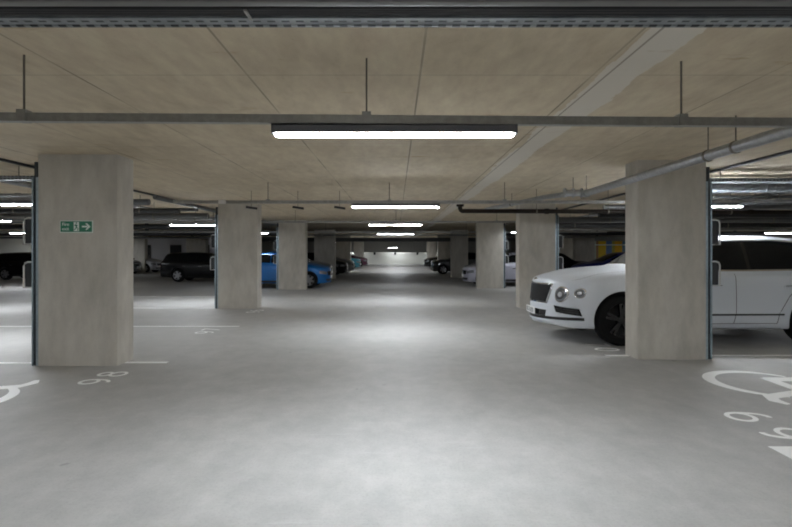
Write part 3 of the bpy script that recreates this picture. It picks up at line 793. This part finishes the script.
# ---- the white SUV
W0 = 1.0
curveW = lambda y: .55*abs(y)**2.0
white = mat('white_paint', (.66, .69, .735), .32, 0, .35)
hero_st = [  # x, k, w, zb, zbelt, ztop, mode, yroof
    (-.005, 1, .66, .33, .915, .985, 0, .5),
    (.012, 1, .73, .29, .945, 1.015, 0, .5),
    (.05, 1, .80, .27, .965, 1.04, 0, .5),
    (.16, .9, .88, .26, .99, 1.075, 0, .5),
    (.36, .6, .95, .26, 1.025, 1.115, 0, .5),
    (.66, .25, .985, .26, 1.07, 1.165, 0, .5),
    (1.05, .0, 1.0, .26, 1.11, 1.20, 0, .5),
    (1.50, 0, 1.0, .26, 1.145, 1.24, 0, .62),
    (1.90, 0, 1.0, .26, 1.165, 1.50, .6, .74),
    (2.34, 0, 1.0, .26, 1.15, 1.69, 1, .71),
    (2.9, 0, 1.0, .26, 1.15, 1.738, 1, .69),
    (3.5, 0, 1.0, .26, 1.155, 1.742, 1, .68),
    (4.1, 0, .995, .28, 1.17, 1.70, 1, .66),
    (4.62, 0, .975, .32, 1.22, 1.62, 1, .63),
    (4.98, 0, .93, .38, 1.20, 1.27, .4, .62),
    (5.12, -.5, .86, .42, 1.12, 1.16, 0, .5),
    (5.16, -.5, .76, .50, 1.03, 1.06, 0, .5)]
AX = 1.15
hero = Car('luxury_suv', dict(st=hero_st, curve=curveW, paint=white, rim=M['rim_black'], w=1.0, r=.40, axles=(AX, AX+2.995), nu=6, nv=6, lean=.12, spokes=5, twin=True))
h = hero
tag(h.root, 'white luxury SUV with black wheels parked behind the near right column', 'car')
h.full_patch('windscreen', M['glass_grey'], 7.12, 8.92, 6.25)
h.full_patch('rear_window', M['glass'], 13.1, 13.9, 6.3)
for (u0, u1, nm) in ((8.0, 10.35, 'side_window'), (10.43, 11.95, 'side_window'), (12.02, 12.75, 'side_window')):
    h.uv_patch(nm, M['glass'], u0, u1, 5.10, 5.93, .004, 14, 6)
h.uv_patch('window_trim', M['chrome'], 7.75, 12.85, 5.93, 5.985, .007, 40, 1)
h.uv_patch('window_trim', M['chrome'], 7.75, 12.85, 5.03, 5.10, .007, 40, 1)
for u in (10.39, 11.985): h.uv_patch('window_pillar', M['gloss_black'], u-.045, u+.045, 5.1, 5.93, .005, 1, 6)
# door seams
def seam(pts, nm='door_seam'):
    for sd in (1, -1):
        mb = MB(); fr = []
        for (x, z) in pts:
            hh = h.bvh.ray_cast(Vector((x, 3*sd, z)), Vector((0, -sd, 0)))[0]; fr.append(hh+Vector((0, sd*.001, 0)))
        mb.tube(fr, .0045, 6); mb.build(nm, M['black'], h.root, 60)
for pts in ([(1.62, 1.10), (1.64, .9), (1.62, .6), (1.66, .36)], [(2.88, 1.12), (2.88, .8), (2.88, .5), (2.85, .36)], [(3.98, 1.15), (3.9, .98), (3.70, .78), (3.55, .52), (3.52, .36)], [(1.66, .36), (2.2, .35), (2.8, .36), (3.52, .36)]):
    q = []
    for a, b in zip(pts, pts[1:]):
        for i in range(8): q.append((a[0]+(b[0]-a[0])*i/8, a[1]+(b[1]-a[1])*i/8))
    seam(q+[pts[-1]])
for sd in (-1, 1):
    d = (0, 1, 0) if sd == -1 else (0, -1, 0)
    h.proj('sill_trim', M['darkchrome'], [(1.62, .475), (3.62, .485), (3.62, .512), (1.62, .508)], .008, .03, d, (20, 2))
    h.proj('sill', M['black'], [(1.56, .262), (3.6, .262), (3.6, .285), (1.56, .285)], .004, .03, d, (20, 1))
    for x in (2.55, 3.72): 
        hd = h.proj('door_handle', white, [(x-.11, .905), (x+.11, .915), (x+.11, .945), (x-.11, .935)], .035, .02, d, (8, 2))
        h.proj('handle_strip', M['chrome'], [(x-.10, .934), (x+.10, .944), (x+.10, .953), (x-.10, .943)], .036, .02, d, (8, 1), parent=hd)
    h.proj('wing_vent', M['black'], [(1.30, .62), (1.58, .66), (1.58, .72), (1.36, .70)], .006, .03, d, (6, 2))
    mr = MB(); mr.box(1.93, 2.08, sd*1.0 if sd < 0 else 1.0, sd*1.19 if sd < 0 else 1.19, 1.15, 1.29, bev=.03) if sd > 0 else mr.box(1.93, 2.08, -1.19, -1.0, 1.15, 1.29, bev=.03)
    mr.box(1.99, 2.06, *sorted((sd*.93, sd*1.03)), 1.13, 1.17); mr.build('door_mirror', white, h.root, 40)
    h.proj('tail_light', M['tail'], [(sd*.55, .93), (sd*.80, .93), (sd*.80, 1.03), (sd*.55, 1.03)], .01, .04, (-1, 0, 0), (8, 4))
# front
gq = [(-.44, .648), (.44, .648), (.52, .925), (-.52, .925)]
h.proj('grille_frame', M['chrome'], [(-.475, .625), (.475, .625), (.555, .95), (-.555, .95)], .008, .05, n=(16, 6))
gr = h.proj('radiator_grille', M['grille'], gq, .013, .04, n=(16, 6))
h.proj('grille_bar', M['chrome'], [(-.012, .615), (.012, .615), (.012, .925), (-.012, .925)], .022, .03, n=(1, 6), parent=gr)
bd = h.disc('badge', M['chrome'], 0, 1.005, .03, .022, .012, .03)
for sd in (-1, 1): h.proj('badge_wing', M['chrome'], [(sd*.03, .998), (sd*.10, 1.006), (sd*.10, 1.014), (sd*.03, 1.016)], .010, .02, n=(4, 2), parent=bd)
for sd in (-1, 1):
    for y, z, r in ((.69, .785, .115), (.862, .815, .072)):
        hl = h.disc('headlight', M['lens'], sd*y, z, r*(.62 if r > .1 else .56), r, .012, .06, bulge=.012)
        h.disc('headlight_ring', M['chrome'], sd*y, z, r*(.69 if r > .1 else .64), r*1.10, .016, .06, r0=.86, parent=hl)
        h.disc('headlight_bulb', M['lens_clear'], sd*y, z, r*(.2 if r > .1 else .22), r*.34, .03, .02, bulge=.01, parent=hl)
        h.disc('headlight_inner_ring', M['darkchrome'], sd*y, z, r*(.40 if r > .1 else .38), r*.66, .027, .02, r0=.80, parent=hl)
    # outer intake
    q = [(sd*.64, .50), (sd*.885, .455), (sd*.865, .565), (sd*.60, .605)]
    it = h.proj('air_intake', M['gloss_black'], q, .006, .05, n=(12, 6))
    for zz in (.02, .055, .085): h.proj('intake_slat', M['black'], [(sd*.64, .50+zz), (sd*.86, .475+zz), (sd*.86, .483+zz), (sd*.64, .51+zz)], .013, .02, n=(8, 1), parent=it)
    h.proj('intake_surround', white, [(sd*.56, .61), (sd*.90, .58), (sd*.90, .592), (sd*.56, .625)], .016, .03, n=(10, 2))
    h.uv_patch('bonnet_seam', M['black'], 2.6, 7.0, 5.55, 5.585, .0015, 30, 1, sides=(sd,))
h.proj('lower_intake', M['gloss_black'], [(-.44, .415), (.44, .415), (.46, .515), (-.46, .515)], .006, .05, n=(14, 4))
h.proj('splitter', M['gloss_black'], lambda a, b: (-.90+1.8*a, .365+.045*b+.022*(abs(2*a-1)) ** 2), .010, .05, n=(30, 2))
np_ = h.proj('number_plate', M['plate'], [(-.26, .425), (.26, .425), (.26, .535), (-.26, .535)], .022, .015, n=(2, 2), flat=True)
px_ = min(v.co.x for v in np_.data.vertices)
text_mesh('BC15 UCR', .105, 'plate_lettering', M['ink'], np_, (px_-.001, .235, .443), (PI/2, 0, -PI/2), sx=.86)
h.root.location = (2.345, 8.98, 0)

# ---- generic cars
def stretch(st, L, Wd, Ht, rh=None):
    sx = L/5.16; sw = Wd/2; sz = Ht/1.742
    return [(x*sx, k, w*sw, zb*.85, zbe*sz, zt*sz, m, yr*sw) for (x, k, w, zb, zbe, zt, m, yr) in st]
suv_st = [(-.005, .8, .70, .28, .95, 1.00, 0, .5), (.02, .8, .78, .25, .98, 1.03, 0, .5), (.08, .8, .86, .24, 1.0, 1.06, 0, .5), (.30, .6, .95, .24, 1.04, 1.11, 0, .5),
          (.75, .2, .99, .24, 1.09, 1.16, 0, .5), (1.45, 0, 1, .24, 1.12, 1.20, 0, .62), (1.95, 0, 1, .24, 1.14, 1.50, .6, .73), (2.4, 0, 1, .24, 1.15, 1.70, 1, .72), (3.0, 0, 1, .24, 1.16, 1.742, 1, .71),
          (4.0, 0, 1, .25, 1.18, 1.72, 1, .70), (4.75, 0, .98, .30, 1.20, 1.66, 1, .68), (5.02, 0, .95, .34, 1.16, 1.24, .3, .64), (5.13, -.5, .88, .38, 1.08, 1.13, 0, .5), (5.16, -.5, .78, .46, 1.0, 1.04, 0, .5)]
hatch_st = [(-.005, .9, .66, .26, .86, .90, 0, .5), (.02, .9, .76, .23, .90, .95, 0, .5), (.08, .9, .85, .22, .93, 1.0, 0, .5), (.32, .7, .95, .22, .99, 1.08, 0, .5),
            (.75, .25, .99, .22, 1.06, 1.17, 0, .5), (1.30, 0, 1, .22, 1.13, 1.24, 0, .62), (1.95, 0, 1, .22, 1.16, 1.53, .6, .73), (2.5, 0, 1, .22, 1.18, 1.72, 1, .71), (3.0, 0, 1, .22, 1.19, 1.742, 1, .70),
            (3.9, 0, 1, .23, 1.22, 1.70, 1, .68), (4.6, 0, .98, .28, 1.25, 1.58, 1, .64), (5.0, 0, .95, .32, 1.20, 1.27, .3, .62), (5.13, -.5, .88, .36, 1.08, 1.13, 0, .5), (5.16, -.5, .78, .44, 1.0, 1.04, 0, .5)]
def proto(name, st, L, Wd, Ht, r, pnt, rim, ovf=.86, wb=.585):
    W = Wd/2; z = Ht/1.742
    c = Car(name, dict(st=stretch(st, L, Wd, Ht), curve=lambda y: .42*abs(y/W)**2.4, paint=pnt, rim=rim, w=W, r=r, axles=(L*.185, L*.185+L*wb), nu=4, nv=4, lean=.08))
    c.full_patch('windscreen', M['glass'], 5.1, 6.92, 6.2, nu=6, nv=10)
    c.full_patch('rear_window', M['glass'], 10.1, 10.85, 6.25, nu=4, nv=10)
    for u0, u1 in ((5.9, 7.72), (7.8, 8.95), (9.02, 9.75)): c.uv_patch('side_window', M['glass'], u0, u1, 5.1, 5.92, .004, 8, 4)
    for sd in (-1, 1):
        hl = c.proj('headlight', M['lens'], [(sd*W*.60, .64*z), (sd*W*.88, .70*z), (sd*W*.86, .84*z), (sd*W*.58, .77*z)], .008, .04, n=(8, 4))
        c.proj('tail_light', M['tail'], [(sd*W*.5, .86*z), (sd*W*.82, .86*z), (sd*W*.80, 1.0*z), (sd*W*.5, 1.0*z)], .008, .04, (-1, 0, 0), (6, 4))
        mr = MB(); mr.box(1.72*L/5.16, 1.90*L/5.16, *sorted((sd*W*.98, sd*W*1.16)), 1.12*z, 1.25*z, bev=.025); mr.box(1.78*L/5.16, 1.85*L/5.16, *sorted((sd*W*.92, sd*W*1.02)), 1.09*z, 1.14*z); mr.build('door_mirror', M['gloss_black'], c.root, 40)
        d = (0, 1, 0) if sd == -1 else (0, -1, 0)
        c.proj('sill', M['black'], [(.30*L, .235), (.665*L, .235), (.665*L, .31), (.30*L, .31)], .006, .03, d, (12, 1))
        for x in (.49, .69): c.proj('door_handle', M['darkchrome'], [(x*L-.09, .90*z), (x*L+.09, .905*z), (x*L+.09, .93*z), (x*L-.09, .925*z)], .022, .02, d, (4, 1))
    c.proj('radiator_grille', M['gloss_black'], [(-W*.5, .60*z), (W*.5, .60*z), (W*.54, .80*z), (-W*.54, .80*z)], .008, .04, n=(10, 4))
    c.proj('lower_intake', M['black'], [(-W*.6, .33*z), (W*.6, .33*z), (W*.66, .44*z), (-W*.66, .44*z)], .008, .04, n=(10, 3))
    c.proj('number_plate', M['plate'], [(-.26, .46*z), (.26, .46*z), (.26, .46*z+.11), (-.26, .46*z+.11)], .014, .015, n=(2, 2), flat=True)
    c.proj('rear_plate', M['plate_y'], [(-.26, .70*z), (.26, .70*z), (.26, .70*z+.11), (-.26, .70*z+.11)], .014, .015, (-1, 0, 0), (2, 2), flat=True)
    return c
ppal = dict(black=mat('black_paint', (.004, .004, .005), .22, 0, .15, spec=.35), silver=paint('silver_paint', (.42, .43, .46), .5), white2=paint('bright_white_paint', (.66, .67, .70), .05),
            blue=paint('bright_blue_paint', (.0, .13, .42), .25), navy=paint('navy_paint', (.012, .02, .15), .3), grey=paint('dark_grey_paint', (.05, .052, .055), .4), teal=paint('teal_paint', (.015, .17, .23), .2),
            lavender=paint('pale_lilac_paint', (.40, .40, .48), .3), midgrey=paint('mid_grey_paint', (.17, .18, .19), .4), plum=paint('plum_paint', (.09, .015, .04), .3))
PRO = {'suv': proto('parked_suv', suv_st, 4.55, 1.88, 1.66, .36, ppal['black'], M['rim']),
       'hatch': proto('parked_hatchback', hatch_st, 4.2, 1.80, 1.46, .325, ppal['blue'], M['rim'])}
firsts = {'suv': True, 'hatch': True}; bodies = {}
def car(kind, col, x_nose, y_mid, facing, label):
    """facing -1: nose towards -X"""
    p = PRO[kind]
    if firsts[kind]: o = p.root; firsts[kind] = False; fresh = True
    else: o = copy_tree(p.root)
    o.location = (x_nose, y_mid, 0); o.rotation_euler.z = 0 if facing < 0 else PI
    tag(o, label, 'car')
    key = (kind, col)
    if key not in bodies:
        me = p.body.data.copy(); me.materials[0] = ppal[col]; bodies[key] = me
    for ch in children(o):
        if ch.name.startswith('body'): ch.data = bodies[key]
    return o
# keep prototypes' children intact: first use moves the prototype itself
sv = car('suv', 'black', -7.6, 26.2, 1, 'black SUV side-on with alloy wheels, between the first two left columns'); sv.scale = (.88, .88, .88)
car('hatch', 'blue', -2.72, 21.75, 1, 'bright blue hatchback whose nose shows right of the third left column')
car('suv', 'black', -17.3, 27.9, 1, 'black SUV at the far left edge, left of the fire exit column')
car('hatch', 'silver', -16.8, 37.2, 1, 'silver hatchback in the far left row beyond the nose of the black SUV')
car('hatch', 'grey', -16.9, 34.2, 1, 'dark grey hatchback before the silver one in the far left row')
car('suv', 'white2', -12.3, 33.4, -1, 'white SUV in the second left row, seen past the third left column')
car('hatch', 'midgrey', -3.25, 26.4, 1, 'grey hatchback next to the blue one, before the shaded fourth left column')
car('hatch', 'black', -3.05, 32.6, 1, 'black hatchback just beyond the shaded fourth left column')
car('hatch', 'midgrey', -2.95, 36.6, 1, 'mid grey hatchback one bay beyond the black hatchback on the left')
car('suv', 'teal', -3.0, 44.0, 1, 'teal SUV far down the left side of the aisle')
car('hatch', 'plum', -2.75, 50.4, 1, 'dark plum hatchback farthest down the left side')
car('hatch', 'lavender', 2.92, 22.7, -1, 'pale silver hatchback parked behind the brightly lit third right column')
car('hatch', 'white2', 3.6, 25.6, -1, 'white hatchback next to the pale silver one on the right')
car('suv', 'grey', 2.35, 34.9, -1, 'dark grey SUV beyond the shaded fourth right column')
car('hatch', 'black', 2.5, 46.5, -1, 'small distant black hatchback farthest down the right side')
car('hatch', 'navy', 8.35, 24.6, -1, 'navy blue hatchback seen over the bonnet of the white SUV')
car('suv', 'black', 10.75, 28.4, 1, 'black SUV left of the navy car, behind the second right column')

# ------------------------------------------------------------------ world and look
w = bpy.data.worlds.new('world'); sc.world = w; w.use_nodes = True
w.node_tree.nodes['Background'].inputs[0].default_value = (.02, .02, .022, 1)
sc.view_settings.view_transform = 'Standard'; sc.view_settings.look = 'None'; sc.view_settings.gamma = 1
sc.view_settings.use_curve_mapping = False
sc.view_settings.exposure = 1.35
sc.cycles.filter_width = 1.9; sc.cycles.use_denoising = True; sc.cycles.max_bounces = 8; sc.cycles.diffuse_bounces = 5; sc.cycles.sample_clamp_indirect = 20
